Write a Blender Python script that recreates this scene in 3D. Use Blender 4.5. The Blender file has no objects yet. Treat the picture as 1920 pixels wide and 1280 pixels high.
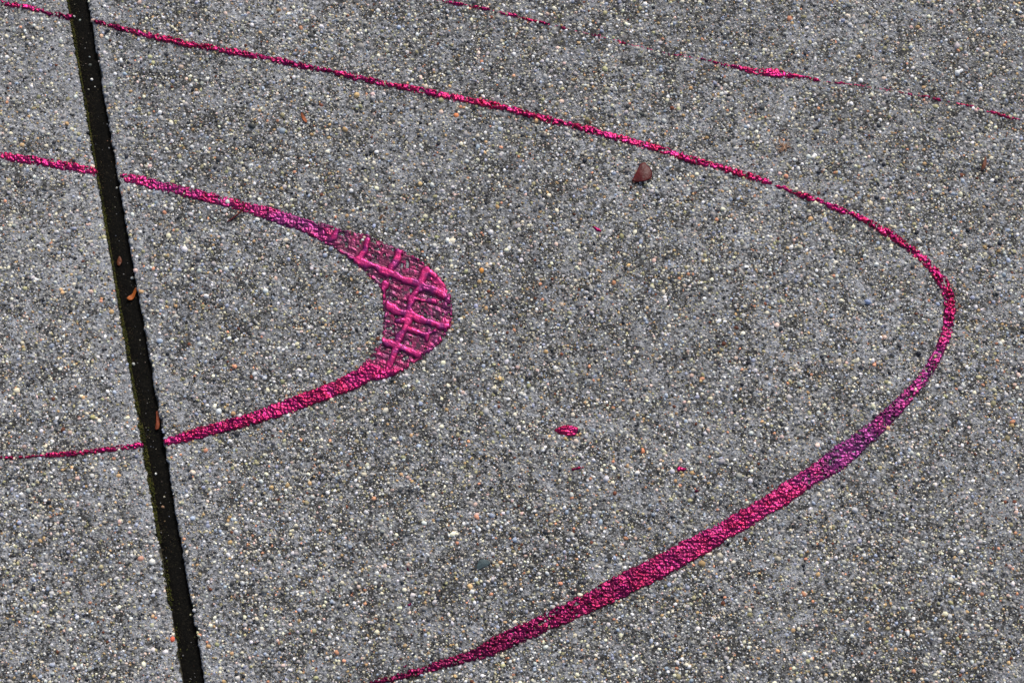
import bpy, math, random
import numpy as np

# ------------------------------------------------------------------ camera, light, exposure
scene = bpy.context.scene
C = scene.collection
TILT = math.radians(15.0)          # camera leans 15 degrees away from straight down
DIST = 1.40                        # metres from lens to the middle of the view
FRAME_W = 0.67                     # metres of paving across the view
LENS = 36.0 * DIST / FRAME_W
U = FRAME_W / 1920.0               # one "unit": about a third of a millimetre

cam_d = bpy.data.cameras.new("camera")
cam_d.lens = LENS; cam_d.sensor_width = 36.0
cam_d.clip_start = 0.02; cam_d.clip_end = 500.0
cam = bpy.data.objects.new("camera", cam_d)
cam.location = (0.0, -DIST * math.sin(TILT), DIST * math.cos(TILT))
cam.rotation_euler = (TILT, 0.0, 0.0)
C.objects.link(cam); scene.camera = cam

SUN_EL, SUN_AZ = math.radians(46.0), math.radians(22.0)    # azimuth from +Y towards +X
world = bpy.data.worlds.new("World"); scene.world = world; world.use_nodes = True
wn = world.node_tree.nodes; wl = world.node_tree.links
sky = wn.new('ShaderNodeTexSky'); sky.sky_type = 'NISHITA'; sky.sun_disc = False
sky.sun_elevation = SUN_EL; sky.sun_rotation = SUN_AZ
sky.air_density = 1.0; sky.dust_density = 6.0; sky.ozone_density = 1.0
wl.new(sky.outputs[0], wn['Background'].inputs[0]); wn['Background'].inputs[1].default_value = 0.10
sd = bpy.data.lights.new("sun", 'SUN'); sd.energy = 1.5; sd.angle = math.radians(11.0); sd.color = (1.0, 0.99, 0.97)
sun = bpy.data.objects.new("sun", sd); C.objects.link(sun)
sun.rotation_euler = (math.radians(90) - SUN_EL, 0.0, math.pi - SUN_AZ)
sun.location = (1, 3, 3)
scene.view_settings.view_transform = 'Standard'; scene.view_settings.look = 'None'
scene.view_settings.gamma = 1.0; scene.view_settings.exposure = 0.22
scene.render.filter_size = 1.5

rng = np.random.default_rng(11)
random.seed(5)

# ------------------------------------------------------------------ where a spot of the photograph lies on the paving
def P(u, v, z=0.0):
    u = np.asarray(u, float); v = np.asarray(v, float)
    xc = (u - 960) / 1920 * 36 / LENS; yc = -(v - 640) / 1920 * 36 / LENS
    dy = yc * math.cos(TILT) + math.sin(TILT); dz = yc * math.sin(TILT) - math.cos(TILT)
    s = (z - cam.location.z) / dz
    return np.stack([xc * s, cam.location.y + dy * s, np.zeros_like(s) + z], -1)
def unP(x, y):
    """the reverse: a spot on the paving (z = 0) to photograph coordinates"""
    ry = y - cam.location.y; rz = -cam.location.z
    f = ry * math.sin(TILT) - rz * math.cos(TILT); up = ry * math.cos(TILT) + rz * math.sin(TILT)
    return 960 + x / f * LENS / 36 * 1920, 640 - up / f * LENS / 36 * 1920

# ------------------------------------------------------------------ numpy noise
def hash2(ix, iy, seed):
    h = (ix.astype(np.int64) * 374761393 + iy.astype(np.int64) * 668265263 + seed * 1442695041) & 0xffffffff
    h = ((h ^ (h >> 13)) * 1274126177) & 0xffffffff
    h = ((h ^ (h >> 16)) * 2246822519) & 0xffffffff
    return ((h ^ (h >> 15)) & 0xffffff) / float(0xffffff)
def vnoise(x, y, scale, seed):
    x = x / scale; y = y / scale
    ix = np.floor(x); iy = np.floor(y); fx = x - ix; fy = y - iy
    fx = fx * fx * (3 - 2 * fx); fy = fy * fy * (3 - 2 * fy)
    a = hash2(ix, iy, seed); b = hash2(ix + 1, iy, seed); c = hash2(ix, iy + 1, seed); d = hash2(ix + 1, iy + 1, seed)
    return (a * (1 - fx) + b * fx) * (1 - fy) + (c * (1 - fx) + d * fx) * fy
def fbm(x, y, scale, seed, octs=3):
    t = 0; amp = 1.0; n = 0
    for k in range(octs):
        t = t + amp * vnoise(x, y, scale / 2 ** k, seed + 17 * k); n += amp; amp *= 0.55
    return t / n
def domes(x, y, pitch, seed, rmin=0.45, rmax=0.8):
    """height of a bed of round grains, in units of one grain radius"""
    gx = np.floor(x / pitch); gy = np.floor(y / pitch); h = np.zeros_like(x)
    for dx in (-1, 0, 1):
        for dy in (-1, 0, 1):
            cx = gx + dx; cy = gy + dy
            px = (cx + 0.15 + 0.7 * hash2(cx, cy, seed)) * pitch; py = (cy + 0.15 + 0.7 * hash2(cx, cy, seed + 1)) * pitch
            r = pitch * (rmin + (rmax - rmin) * hash2(cx, cy, seed + 2))
            d2 = ((x - px) ** 2 + (y - py) ** 2) / (r * r)
            h = np.maximum(h, np.sqrt(np.clip(1 - d2, 0, 1)) * r / pitch)
    return h
def sm(a, b, x):
    t = np.clip((x - a) / (b - a), 0, 1); return t * t * (3 - 2 * t)

# ------------------------------------------------------------------ helpers
def lin(r, g, b):
    f = lambda c: c / 12.92 if c <= 0.04045 else ((c + 0.055) / 1.055) ** 2.4
    return (f(r / 255), f(g / 255), f(b / 255))
def mesh_from(name, co, faces_loops, loop_starts, mat_idx=None, smooth=True, col=None):
    me = bpy.data.meshes.new(name)
    me.vertices.add(len(co)); me.vertices.foreach_set('co', np.ascontiguousarray(co, np.float32).ravel())
    me.loops.add(len(faces_loops)); me.loops.foreach_set('vertex_index', np.ascontiguousarray(faces_loops, np.int32))
    me.polygons.add(len(loop_starts)); me.polygons.foreach_set('loop_start', np.ascontiguousarray(loop_starts, np.int32))
    if mat_idx is not None: me.polygons.foreach_set('material_index', np.ascontiguousarray(mat_idx, np.int32))
    me.polygons.foreach_set('use_smooth', np.full(len(loop_starts), smooth, bool))
    if col is not None:
        at = me.color_attributes.new('tint', 'FLOAT_COLOR', 'POINT')
        at.data.foreach_set('color', np.ascontiguousarray(col, np.float32).ravel())
    me.update(calc_edges=True); me.validate()
    return me
def join_parts(parts):
    """parts: list of (co, list-of-arrays of faces with equal size, mat, col) -> one set of arrays"""
    cos, loops, starts, mats, cols = [], [], [], [], []; vo = lo = 0
    for co, facesets, mat, col in parts:
        cos.append(co); cols.append(col)
        for f in facesets:
            n, k = f.shape
            loops.append((f + vo).ravel()); starts.append(lo + np.arange(n) * k); mats.append(np.full(n, mat)); lo += n * k
        vo += len(co)
    return np.concatenate(cos), np.concatenate(loops), np.concatenate(starts), np.concatenate(mats), np.concatenate(cols)
def link(name, me, mats, parent=None):
    o = bpy.data.objects.new(name, me); C.objects.link(o)
    for m in mats: me.materials.append(m)
    if parent: o.parent = parent
    return o
def tag(o, label, cat, group=None):
    o['label'] = label; o['category'] = cat
    if group: o['group'] = group
    return o
def new_mat(name):
    m = bpy.data.materials.new(name); m.use_nodes = True
    n = m.node_tree.nodes; return m, n, m.node_tree.links, n['Principled BSDF']

# how much cement paste the weather has left on the sand, beyond the fine-grained pattern: the trowelled margins along the
# joint keep more of it, and a few broad areas are less worn (x, y, radius in units on the paving, amount)
_a, _b = P(144, 0), P(363, 1280); JOINT_DIR = (_b - _a) / np.linalg.norm(_b - _a); JOINT_NRM = np.array([-JOINT_DIR[1], JOINT_DIR[0], 0.0]); JOINT_OFF = float(np.dot(_a, JOINT_NRM))
AREAS = []
for u_, v_, r_, k_ in ((800, 270, 150, .055), (60, 120, 230, .06), (480, 60, 190, .03), (110, 480, 190, .035), (1450, 300, 170, .045), (1500, 90, 220, .03), (1880, 930, 150, .05), (1480, 1060, 130, .04), (1290, 690, 190, .02),
                       (620, 900, 220, -.035), (1000, 1060, 200, -.045), (1700, 1150, 260, -.045), (1300, 1200, 200, -.04), (1250, 480, 160, -.03), (560, 280, 130, -.03), (1780, 420, 150, -.02)):
    p_ = P(u_, v_) / U; AREAS.append((float(p_[0]), float(p_[1]), float(r_), k_))
def paste_bias(x, y):
    dj = np.abs(x * U * JOINT_NRM[0] + y * U * JOINT_NRM[1] - JOINT_OFF) / U
    t = 0.075 * np.clip(1 - dj / 130.0, 0, 1)
    for ax, ay, r_, k_ in AREAS: t = t + k_ * sm(1.0, 0.0, np.hypot(x - ax, y - ay) / r_)
    return t

# ------------------------------------------------------------------ materials
def ramp(n, stops, interp='LINEAR'):
    r = n.new('ShaderNodeValToRGB'); r.color_ramp.interpolation = interp
    e = r.color_ramp.elements
    while len(e) < len(stops): e.new(0.5)
    for el, (p, c) in zip(e, stops):
        el.position = p; el.color = (*c, 1.0) if len(c) == 3 else c
    return r
def g(v): return (v, v, v)

PALETTE = [  # sand and fine gravel: weight, colour
    (0.270, (150, 150, 148)), (0.170, (194, 195, 195)), (0.050, (236, 237, 236)), (0.130, (214, 209, 186)),
    (0.060, (166, 162, 126)), (0.034, (188, 158, 116)), (0.012, (212, 154, 122)), (0.030, (214, 188, 176)),
    (0.085, (156, 166, 184)), (0.090, (74, 76, 79)), (0.040, (40, 44, 52)), (0.010, (104, 64, 48))]
PW = np.array([w for w, c in PALETTE]); PW = PW / PW.sum()
PC = np.array([lin(*c) for w, c in PALETTE])

def make_concrete():
    m, n, l, b = new_mat("washed_concrete")
    tc = n.new('ShaderNodeTexCoord'); mp = n.new('ShaderNodeVectorMath'); mp.operation = 'SCALE'
    mp.inputs['Scale'].default_value = 1.0 / U; l.new(tc.outputs['Object'], mp.inputs[0]); vec = mp.outputs[0]
    def noise(size, detail, rough, seed=0.0):
        t = n.new('ShaderNodeTexNoise'); t.noise_dimensions = '2D'
        off = n.new('ShaderNodeVectorMath'); off.operation = 'ADD'; off.inputs[1].default_value = (seed, seed * 1.7, 0)
        l.new(vec, off.inputs[0]); l.new(off.outputs[0], t.inputs['Vector'])
        t.inputs['Scale'].default_value = 1.0 / size; t.inputs['Detail'].default_value = detail; t.inputs['Roughness'].default_value = rough
        return t.outputs['Fac']
    def math_(op, a, c=None, clamp=False):
        k = n.new('ShaderNodeMath'); k.operation = op; k.use_clamp = clamp
        for i, v in enumerate((a, c)):
            if v is None: continue
            if isinstance(v, (int, float)): k.inputs[i].default_value = v
            else: l.new(v, k.inputs[i])
        return k.outputs[0]
    def mrange(v, a, c, d=0.0, e=1.0):
        k = n.new('ShaderNodeMapRange'); k.inputs[1].default_value = a; k.inputs[2].default_value = c
        k.inputs[3].default_value = d; k.inputs[4].default_value = e; l.new(v, k.inputs[0]); return k.outputs[0]
    def mix(f, a, c, mode='MIX'):
        k = n.new('ShaderNodeMix'); k.data_type = 'RGBA'; k.blend_type = mode
        for s, v in ((k.inputs[0], f), (k.inputs[6], a), (k.inputs[7], c)):
            if isinstance(v, (int, float)): s.default_value = v
            elif isinstance(v, tuple): s.default_value = (*v, 1.0)
            else: l.new(v, s)
        return k.outputs[2]
    patch = noise(46, 4, 0.66); fine = noise(10, 3, 0.7, 40.0)
    cem = math_('ADD', math_('MULTIPLY', patch, 0.45), math_('MULTIPLY', fine, 0.55))
    dj = n.new('ShaderNodeVectorMath'); dj.operation = 'DOT_PRODUCT'; l.new(tc.outputs['Object'], dj.inputs[0]); dj.inputs[1].default_value = tuple(JOINT_NRM)
    dd = math_('MULTIPLY', math_('ABSOLUTE', math_('SUBTRACT', dj.outputs['Value'], JOINT_OFF)), 1 / U)
    bias = mrange(dd, 0.0, 130.0, 0.075, 0.0)
    for ax, ay, r_, k_ in AREAS:
        ds = n.new('ShaderNodeVectorMath'); ds.operation = 'DISTANCE'; l.new(vec, ds.inputs[0]); ds.inputs[1].default_value = (ax, ay, 0)
        mr = n.new('ShaderNodeMapRange'); mr.interpolation_type = 'SMOOTHSTEP'; mr.inputs[1].default_value = 0.0; mr.inputs[2].default_value = r_; mr.inputs[3].default_value = k_; mr.inputs[4].default_value = 0.0
        l.new(ds.outputs['Value'], mr.inputs[0]); bias = math_('ADD', bias, mr.outputs[0])
    cem = mrange(math_('ADD', cem, bias), 0.45, 0.61)
    dark = ramp(n, [(0.3, lin(33, 34, 34)), (0.7, lin(74, 74, 72))]); l.new(noise(5, 2, 0.6, 90.0), dark.inputs[0])
    light = ramp(n, [(0.3, lin(120, 123, 128)), (0.7, lin(182, 186, 192))]); l.new(noise(7, 2, 0.6, 140.0), light.inputs[0])
    base = mix(cem, dark.outputs[0], light.outputs[0])
    # sand grains flush with the surface, two sizes
    acc = 0.0; stops = []
    for w, c in PALETTE:
        stops.append((acc, lin(*c))); acc += w / sum(p[0] for p in PALETTE)
    hts = []
    for size, share, seed in ((3.2, 0.46, 11.0), (6.4, 0.34, 77.0)):
        v = n.new('ShaderNodeTexVoronoi'); v.voronoi_dimensions = '2D'; v.feature = 'F1'
        off = n.new('ShaderNodeVectorMath'); off.operation = 'ADD'; off.inputs[1].default_value = (seed, seed * 2.3, 0)
        wob = n.new('ShaderNodeTexNoise'); wob.noise_dimensions = '2D'; wob.inputs['Scale'].default_value = 1 / (size * 0.8); l.new(vec, wob.inputs['Vector'])
        wv = n.new('ShaderNodeVectorMath'); wv.operation = 'MULTIPLY_ADD'; wv.inputs[1].default_value = (size * 0.5,) * 3
        l.new(wob.outputs['Color'], wv.inputs[0]); l.new(vec, wv.inputs[2]); l.new(wv.outputs[0], off.inputs[0])
        l.new(off.outputs[0], v.inputs['Vector']); v.inputs['Scale'].default_value = 1.0 / size
        sep = n.new('ShaderNodeSeparateColor'); l.new(v.outputs['Color'], sep.inputs[0])
        pal = ramp(n, stops, 'CONSTANT'); l.new(sep.outputs[0], pal.inputs[0])
        rad = mrange(sep.outputs[1], 0, 1, 0.22, 0.55)
        inside = mrange(math_('SUBTRACT', rad, v.outputs['Distance']), 0.0, 0.08)
        pres = math_('LESS_THAN', sep.outputs[2], share)
        f = math_('MULTIPLY', inside, pres)
        f2 = math_('MULTIPLY', f, mrange(cem, 0.0, 1.0, 1.0, 0.6))
        base = mix(f2, base, pal.outputs[0])
        hts.append(math_('MULTIPLY', math_('MULTIPLY', math_('SUBTRACT', 0.6, v.outputs['Distance']), f), size))
    # broad damp and dry areas and pinhole pits
    wet = mrange(noise(420, 4, 0.55, 300.0), 0.35, 0.65, 0.86, 1.10)
    cmb = n.new('ShaderNodeCombineColor'); [l.new(wet, cmb.inputs[i]) for i in range(3)]
    base = mix(1.0, base, cmb.outputs[0], 'MULTIPLY')
    pit = mrange(noise(9, 1, 0.5, 500.0), 0.72, 0.80); pitc = mix(pit, base, lin(30, 30, 31))
    l.new(pitc, b.inputs['Base Color'])
    b.inputs['Roughness'].default_value = 0.72; b.inputs['Specular IOR Level'].default_value = 0.35
    ht = math_('ADD', hts[0], hts[1]); ht = math_('ADD', ht, math_('MULTIPLY', fine, 3.0)); ht = math_('ADD', ht, math_('MULTIPLY', noise(4, 2, 0.6, 620.0), 2.2))
    ht = math_('SUBTRACT', ht, math_('MULTIPLY', pit, 4.0))
    bp = n.new('ShaderNodeBump'); bp.inputs['Strength'].default_value = 0.9; bp.inputs['Distance'].default_value = U
    l.new(ht, bp.inputs['Height']); l.new(bp.outputs[0], b.inputs['Normal'])
    return m
MAT_CONCRETE = make_concrete()

def tint_mat(name, rough, spec=0.5, metallic=0.0, bump=None, alpha_metal=False):
    m, n, l, b = new_mat(name)
    a = n.new('ShaderNodeAttribute'); a.attribute_name = 'tint'; l.new(a.outputs['Color'], b.inputs['Base Color'])
    b.inputs['Roughness'].default_value = rough; b.inputs['Specular IOR Level'].default_value = spec; b.inputs['Metallic'].default_value = metallic
    if alpha_metal: l.new(a.outputs['Alpha'], b.inputs['Metallic'])
    if bump:
        tc = n.new('ShaderNodeTexCoord'); t = n.new('ShaderNodeTexNoise'); t.inputs['Scale'].default_value = 1 / (bump[0] * U); t.inputs['Detail'].default_value = 3
        bp = n.new('ShaderNodeBump'); bp.inputs['Strength'].default_value = bump[1]; bp.inputs['Distance'].default_value = bump[0] * U * 0.5
        l.new(tc.outputs['Object'], t.inputs['Vector']); l.new(t.outputs['Fac'], bp.inputs['Height']); l.new(bp.outputs[0], b.inputs['Normal'])
    return m
MAT_GRAIN = tint_mat("sand_grain", 0.55, 0.25)
MAT_PAINT = tint_mat("metallic_magenta_paint", 0.29, 0.5, 0.8, (2.6, 0.45), True)
MAT_MOSS = tint_mat("moss", 0.9, 0.2)
MAT_LITTER = tint_mat("dry_plant_litter", 0.42, 0.25, 0.0, (3.5, 0.35))

m, n, l, b = new_mat("mossy_joint_wall")
tc = n.new('ShaderNodeTexCoord'); t = n.new('ShaderNodeTexNoise'); t.inputs['Scale'].default_value = 900; t.inputs['Detail'].default_value = 4
r = ramp(n, [(0.35, lin(34, 32, 24)), (0.65, lin(84, 80, 62))]); l.new(tc.outputs['Object'], t.inputs['Vector']); l.new(t.outputs['Fac'], r.inputs[0]); l.new(r.outputs[0], b.inputs['Base Color'])
b.inputs['Roughness'].default_value = 0.9; MAT_WALL = m

m, n, l, b = new_mat("tarry_joint_board")
tc = n.new('ShaderNodeTexCoord'); t = n.new('ShaderNodeTexNoise'); t.inputs['Scale'].default_value = 700; t.inputs['Detail'].default_value = 6; t.inputs['Roughness'].default_value = 0.7
r = ramp(n, [(0.38, lin(5, 5, 4)), (0.58, lin(15, 14, 11)), (0.74, lin(50, 45, 35))]); l.new(tc.outputs['Object'], t.inputs['Vector']); l.new(t.outputs['Fac'], r.inputs[0]); l.new(r.outputs[0], b.inputs['Base Color'])
bp = n.new('ShaderNodeBump'); bp.inputs['Strength'].default_value = 0.8; bp.inputs['Distance'].default_value = 0.0008; l.new(t.outputs['Fac'], bp.inputs['Height']); l.new(bp.outputs[0], b.inputs['Normal'])
b.inputs['Roughness'].default_value = 0.85; b.inputs['Specular IOR Level'].default_value = 0.12; MAT_BOARD = m

m, n, l, b = new_mat("earth")
tc = n.new('ShaderNodeTexCoord'); t = n.new('ShaderNodeTexNoise'); t.inputs['Scale'].default_value = 30; t.inputs['Detail'].default_value = 8
r = ramp(n, [(0.3, (0.04, 0.032, 0.022)), (0.7, (0.10, 0.085, 0.06))]); l.new(tc.outputs['Object'], t.inputs['Vector']); l.new(t.outputs['Fac'], r.inputs[0]); l.new(r.outputs[0], b.inputs['Base Color'])
b.inputs['Roughness'].default_value = 0.95; MAT_EARTH = m

# ------------------------------------------------------------------ the paint: where it lies, how thick and which tone
W, H = 1920, 1280
YY, XX = np.mgrid[0:H + 1, 0:W + 1].astype(float)
ALL_PAINT = np.zeros((H + 1, W + 1), bool)

def spline(pts, step=2.0):
    pts = np.array(pts, float); out = []
    for i in range(len(pts) - 1):
        p0 = pts[max(i - 1, 0)]; p1 = pts[i]; p2 = pts[i + 1]; p3 = pts[min(i + 2, len(pts) - 1)]
        k = max(2, int(np.hypot(*(p2 - p1)[:2]) / step))
        t = (np.arange(k) / k)[:, None]
        out.append(0.5 * ((2 * p1) + (-p0 + p2) * t + (2 * p0 - 5 * p1 + 4 * p2 - p3) * t ** 2 + (-p0 + 3 * p1 - 3 * p2 + p3) * t ** 3))
    out.append(pts[-1:]); return np.concatenate(out)

def ribbon_field(pts, pad=10):
    """pts rows: x, y, half width, purple, dark, cover. Returns window, signed depth inside the edge, interpolated columns"""
    s = spline(pts); hw = s[:, 2].max() + pad
    x0, x1 = int(max(0, s[:, 0].min() - hw)), int(min(W, s[:, 0].max() + hw)); y0, y1 = int(max(0, s[:, 1].min() - hw)), int(min(H, s[:, 1].max() + hw))
    dep = np.full((y1 - y0 + 1, x1 - x0 + 1), -1e3); idx = np.zeros(dep.shape, int)
    for i, row in enumerate(s):
        w = row[2] + pad
        a0, a1 = int(max(x0, row[0] - w)), int(min(x1, row[0] + w)); b0, b1 = int(max(y0, row[1] - w)), int(min(y1, row[1] + w))
        if a1 <= a0 or b1 <= b0: continue
        sub = (slice(b0 - y0, b1 - y0 + 1), slice(a0 - x0, a1 - x0 + 1))
        d = row[2] - np.hypot(XX[b0:b1 + 1, a0:a1 + 1] - row[0], YY[b0:b1 + 1, a0:a1 + 1] - row[1])
        better = d > dep[sub]; dep[sub] = np.where(better, d, dep[sub]); idx[sub] = np.where(better, i, idx[sub])
    return (x0, y0, x1, y1), dep, s[idx][..., 3:]

def poly_depth(win, poly):
    x0, y0, x1, y1 = win; X = XX[y0:y1 + 1, x0:x1 + 1]; Y = YY[y0:y1 + 1, x0:x1 + 1]
    poly = np.array(poly, float); inside = np.zeros(X.shape, bool); dist = np.full(X.shape, 1e9)
    for (ax, ay), (bx, by) in zip(poly, np.roll(poly, -1, 0)):
        cond = ((ay > Y) != (by > Y)) & (X < (bx - ax) * (Y - ay) / (by - ay + 1e-12) + ax); inside ^= cond
        ex, ey = bx - ax, by - ay; t = np.clip(((X - ax) * ex + (Y - ay) * ey) / (ex * ex + ey * ey + 1e-9), 0, 1)
        dist = np.minimum(dist, np.hypot(X - ax - t * ex, Y - ay - t * ey))
    return np.where(inside, dist, -dist)

T_PINK = np.array(lin(198, 44, 94)); T_MAG = np.array(lin(174, 32, 106)); T_RED = np.array(lin(136, 22, 68))
T_PURPLE = np.array(lin(116, 42, 106)); T_PLUM = np.array(lin(92, 44, 76)); T_SLATE = np.array(lin(72, 52, 68)); T_DARK = np.array(lin(88, 14, 54))
T_VIOLET = np.array(lin(58, 46, 72))

def build_paint(name, win, dep, cols, seed, mould=None, small_bit=False, thin=False):
    x0, y0, x1, y1 = win
    X = XX[y0:y1 + 1, x0:x1 + 1]; Y = YY[y0:y1 + 1, x0:x1 + 1]
    purple, dark, cover = cols[..., 0], cols[..., 1], cols[..., 2]
    rag = (vnoise(X, Y, 5.0, seed) - 0.5) * 3.6 + (vnoise(X, Y, 22.0, seed + 3) - 0.5) * 3.0
    d = dep + rag * (0.7 if small_bit else 0.35 if thin else 0.85)
    big = domes(X, Y, 6.4, 71); small = domes(X, Y, 3.9, 83, 0.4, 0.7)
    hole = fbm(X, Y, 9.0, seed + 9, 3)
    keep = (d > 0) & (hole < 0.30 + 0.62 * cover)
    low = np.maximum(big, small * 0.8)
    if not small_bit:
        keep &= ~((low < (0.20 if thin else 0.15) - 0.24 * sm(0.8, 0.95, cover)) & (vnoise(X, Y, 6.0, seed + 23) < 0.7))
        keep &= ~((d < 2.5) & (vnoise(X, Y, 3.0, seed + 21) < 0.30))
    else: keep = d > 0
    # bumps of the sand under the film
    h = big * 4.6 + small * 2.4 + 0.7 * fbm(X, Y, 4, seed + 5, 2)
    flow = vnoise(X * 0.7 + Y * 0.7, (Y - X) * 0.7, 16.0, seed + 31)
    h = h * (0.50 + 0.50 * sm(0.2, 0.75, flow)) * (0.72 + 0.28 * sm(5, 14, dep.max())) + 1.6 * flow
    n1 = vnoise(X, Y, 7.0, seed + 41); n2 = fbm(X, Y, 30.0, seed + 51, 3); n3 = vnoise(X, Y, 4.0, seed + 61)
    tone = T_PINK + (T_MAG - T_PINK) * sm(0.35, 0.65, n1 * 0.5 + n2 * 0.5)[..., None]
    tone = tone + (T_RED - tone) * (sm(0.45, 0.75, n3) * 0.6)[..., None]
    pf = np.clip(purple * 1.25 + (n2 - 0.5) * 0.7 * sm(0.0, 0.3, purple), 0, 1)
    pur = T_PURPLE + (T_VIOLET - T_PURPLE) * (0.75 * sm(0.45, 0.72, n1 * 0.6 + n3 * 0.4))[..., None]
    tone = tone + (pur - tone) * pf[..., None]  # purple column; along the lower sweep it paints in the sky's blue reflection
    h = h * (1 - 0.45 * pf)
    tone = tone + (T_PURPLE - tone) * (0.28 * sm(0.55, 0.2, flow) * sm(9, 15, dep.max() * 0 + np.maximum(d, 0) + 9))[..., None]  # smoother film: reflected blue of the sky put into the colour as purple
    df = np.clip(dark * 1.7 * (0.6 + n3), 0, 0.92)
    tone = tone + (T_DARK - tone) * df[..., None]
    metal = 0.82 - 0.15 * pf
    if mould is not None: h, tone, metal, keep = mould(X, Y, d, h, tone, metal, keep, n1, n2, n3)
    body = sm(0.0, 4.0, d)
    z = (0.5 + h * (0.6 + 0.4 * body)) * U
    cell = keep[:-1, :-1] & keep[1:, :-1] & keep[:-1, 1:] & keep[1:, 1:]
    ALL_PAINT[y0:y1 + 1, x0:x1 + 1] |= keep
    used = np.zeros(keep.shape, bool)
    used[:-1, :-1] |= cell; used[1:, :-1] |= cell; used[:-1, 1:] |= cell; used[1:, 1:] |= cell
    full = np.zeros(keep.shape, bool)
    full[1:-1, 1:-1] = cell[:-1, :-1] & cell[1:, :-1] & cell[:-1, 1:] & cell[1:, 1:]
    z = np.where(full, z, 0.05 * U)                      # the rim comes down to the concrete
    ids = np.full(keep.shape, -1); ids[used] = np.arange(used.sum())
    pos = P(X[used] - 0.0, Y[used]); pos[:, 2] = z[used]
    cy, cx = np.nonzero(cell)
    quads = np.stack([ids[cy, cx], ids[cy + 1, cx], ids[cy + 1, cx + 1], ids[cy, cx + 1]], 1)
    col = np.concatenate([np.clip(tone[used], 0, 1), metal[used][:, None]], 1)
    me = mesh_from(name, pos, quads.ravel(), np.arange(len(quads)) * 4, None, True, col)
    return link(name, me, [MAT_PAINT])

# 1 the outer loop on the big slab: x, y, half width, purple, dark, cover
OUT = [(180, 41, 6, 0, .5, .8), (205, 48, 6, 0, .5, .8), (260, 62, 6.5, 0, .25, .8), (330, 78, 7, 0, .15, .8), (400, 91, 6.5, 0, .1, .8), (470, 104, 6, 0, .2, .8),
       (520, 113, 6.5, 0, .25, .8), (560, 122, 6, 0, .35, .75), (610, 132, 6, 0, .3, .75), (660, 143, 6.5, 0, .15, .8), (720, 157, 6, 0, .2, .75), (780, 168, 6, 0, .1, .8),
       (850, 183, 7, 0, 0, .8), (920, 196, 7, 0, 0, .8), (990, 214, 6.5, 0, .1, .75), (1060, 233, 7.5, 0, 0, .75), (1120, 248, 7, 0, .05, .75), (1180, 264, 7.5, 0, 0, .75),
       (1240, 281, 7, 0, 0, .8), (1290, 297, 8, 0, 0, .8), (1340, 311, 7, 0, .1, .75), (1385, 324, 7, 0, .15, .7), (1425, 337, 7, 0, .05, .75), (1441, 342, 5, 0, 0, .8),
       (1448, 345, 2.2, 0, .1, .55), (1457, 349, 2.2, 0, .1, .55), (1462, 350, 4.5, 0, .1, .92), (1470, 352, 5.5, 0, .1, .95), (1480, 357, 6.5, 0, .1, .95), (1485, 361, 4, 0, .2, .8), (1492, 363, 2.6, 0, .2, .6), (1500, 365, 6, 0, .1, .8),
       (1540, 378, 6, 0, 0, .8), (1580, 395, 6.5, 0, 0, .8), (1620, 412, 7, 0, .1, .8), (1660, 435, 8, 0, .1, .8), (1695, 457, 8, 0, .2, .75), (1730, 485, 9, 0, .05, .8),
       (1757, 515, 10, 0, .1, .75), (1775, 545, 12, 0, .1, .78), (1781, 580, 11.5, .05, .05, .78), (1777, 615, 11, .15, .1, .78), (1768, 645, 11, .35, .05, .75), (1755, 670, 11, .5, .1, .72),
       (1740, 695, 11, .7, .1, .7), (1718, 725, 13, .5, 0, .85), (1690, 755, 13, .7, .1, .8), (1660, 785, 15, .65, .1, .85), (1630, 812, 17, .8, .1, .88), (1600, 838, 21, .85, .1, .85),
       (1568, 862, 23, .75, .1, .85), (1545, 878, 20, .5, .1, .85), (1515, 896, 19, .45, .05, .85), (1480, 920, 20, .32, .1, .95), (1440, 946, 19, .25, .1, 1), (1400, 970, 19, .15, .15, 1),
       (1350, 1000, 20, .15, .2, 1), (1300, 1028, 23, .15, .25, 1), (1250, 1055, 23, .15, .25, 1), (1200, 1080, 23, .12, .3, .95), (1150, 1106, 23, .12, .35, .9), (1110, 1126, 20, .1, .3, .85),
       (1070, 1145, 20, .15, .3, .78), (1030, 1163, 18, .2, .35, .78), (990, 1182, 18, .15, .4, .88), (950, 1199, 18, .15, .4, .88), (915, 1216, 16, .12, .5, .85), (880, 1229, 11, .05, .55, .85),
       (845, 1240, 10, .05, .5, .82), (800, 1254, 8.5, 0, .45, .82), (760, 1265, 8, 0, .55, .8), (715, 1277, 7, 0, .6, .8), (690, 1284, 6, 0, .6, .8)]
win, dep, cols = ribbon_field(OUT)
tag(build_paint('paint_streak', win, dep, cols, 101), 'magenta paint streak sweeping round in the big outer loop', 'paint streak', 'magenta paint streaks')

# 2 its continuation on the left slab
win, dep, cols = ribbon_field([(-10, 3, 6, 0, .1, .8), (30, 10, 5.5, 0, .2, .8), (60, 16, 6, 0, .15, .8), (90, 24, 5.5, 0, .4, .75), (110, 29, 6, .1, .45, .75), (131, 33, 6.5, .1, .45, .8)])
tag(build_paint('paint_streak', win, dep, cols, 131), 'thin dark magenta paint streak highest on the left slab, ending at the joint', 'paint streak', 'magenta paint streaks')

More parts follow.
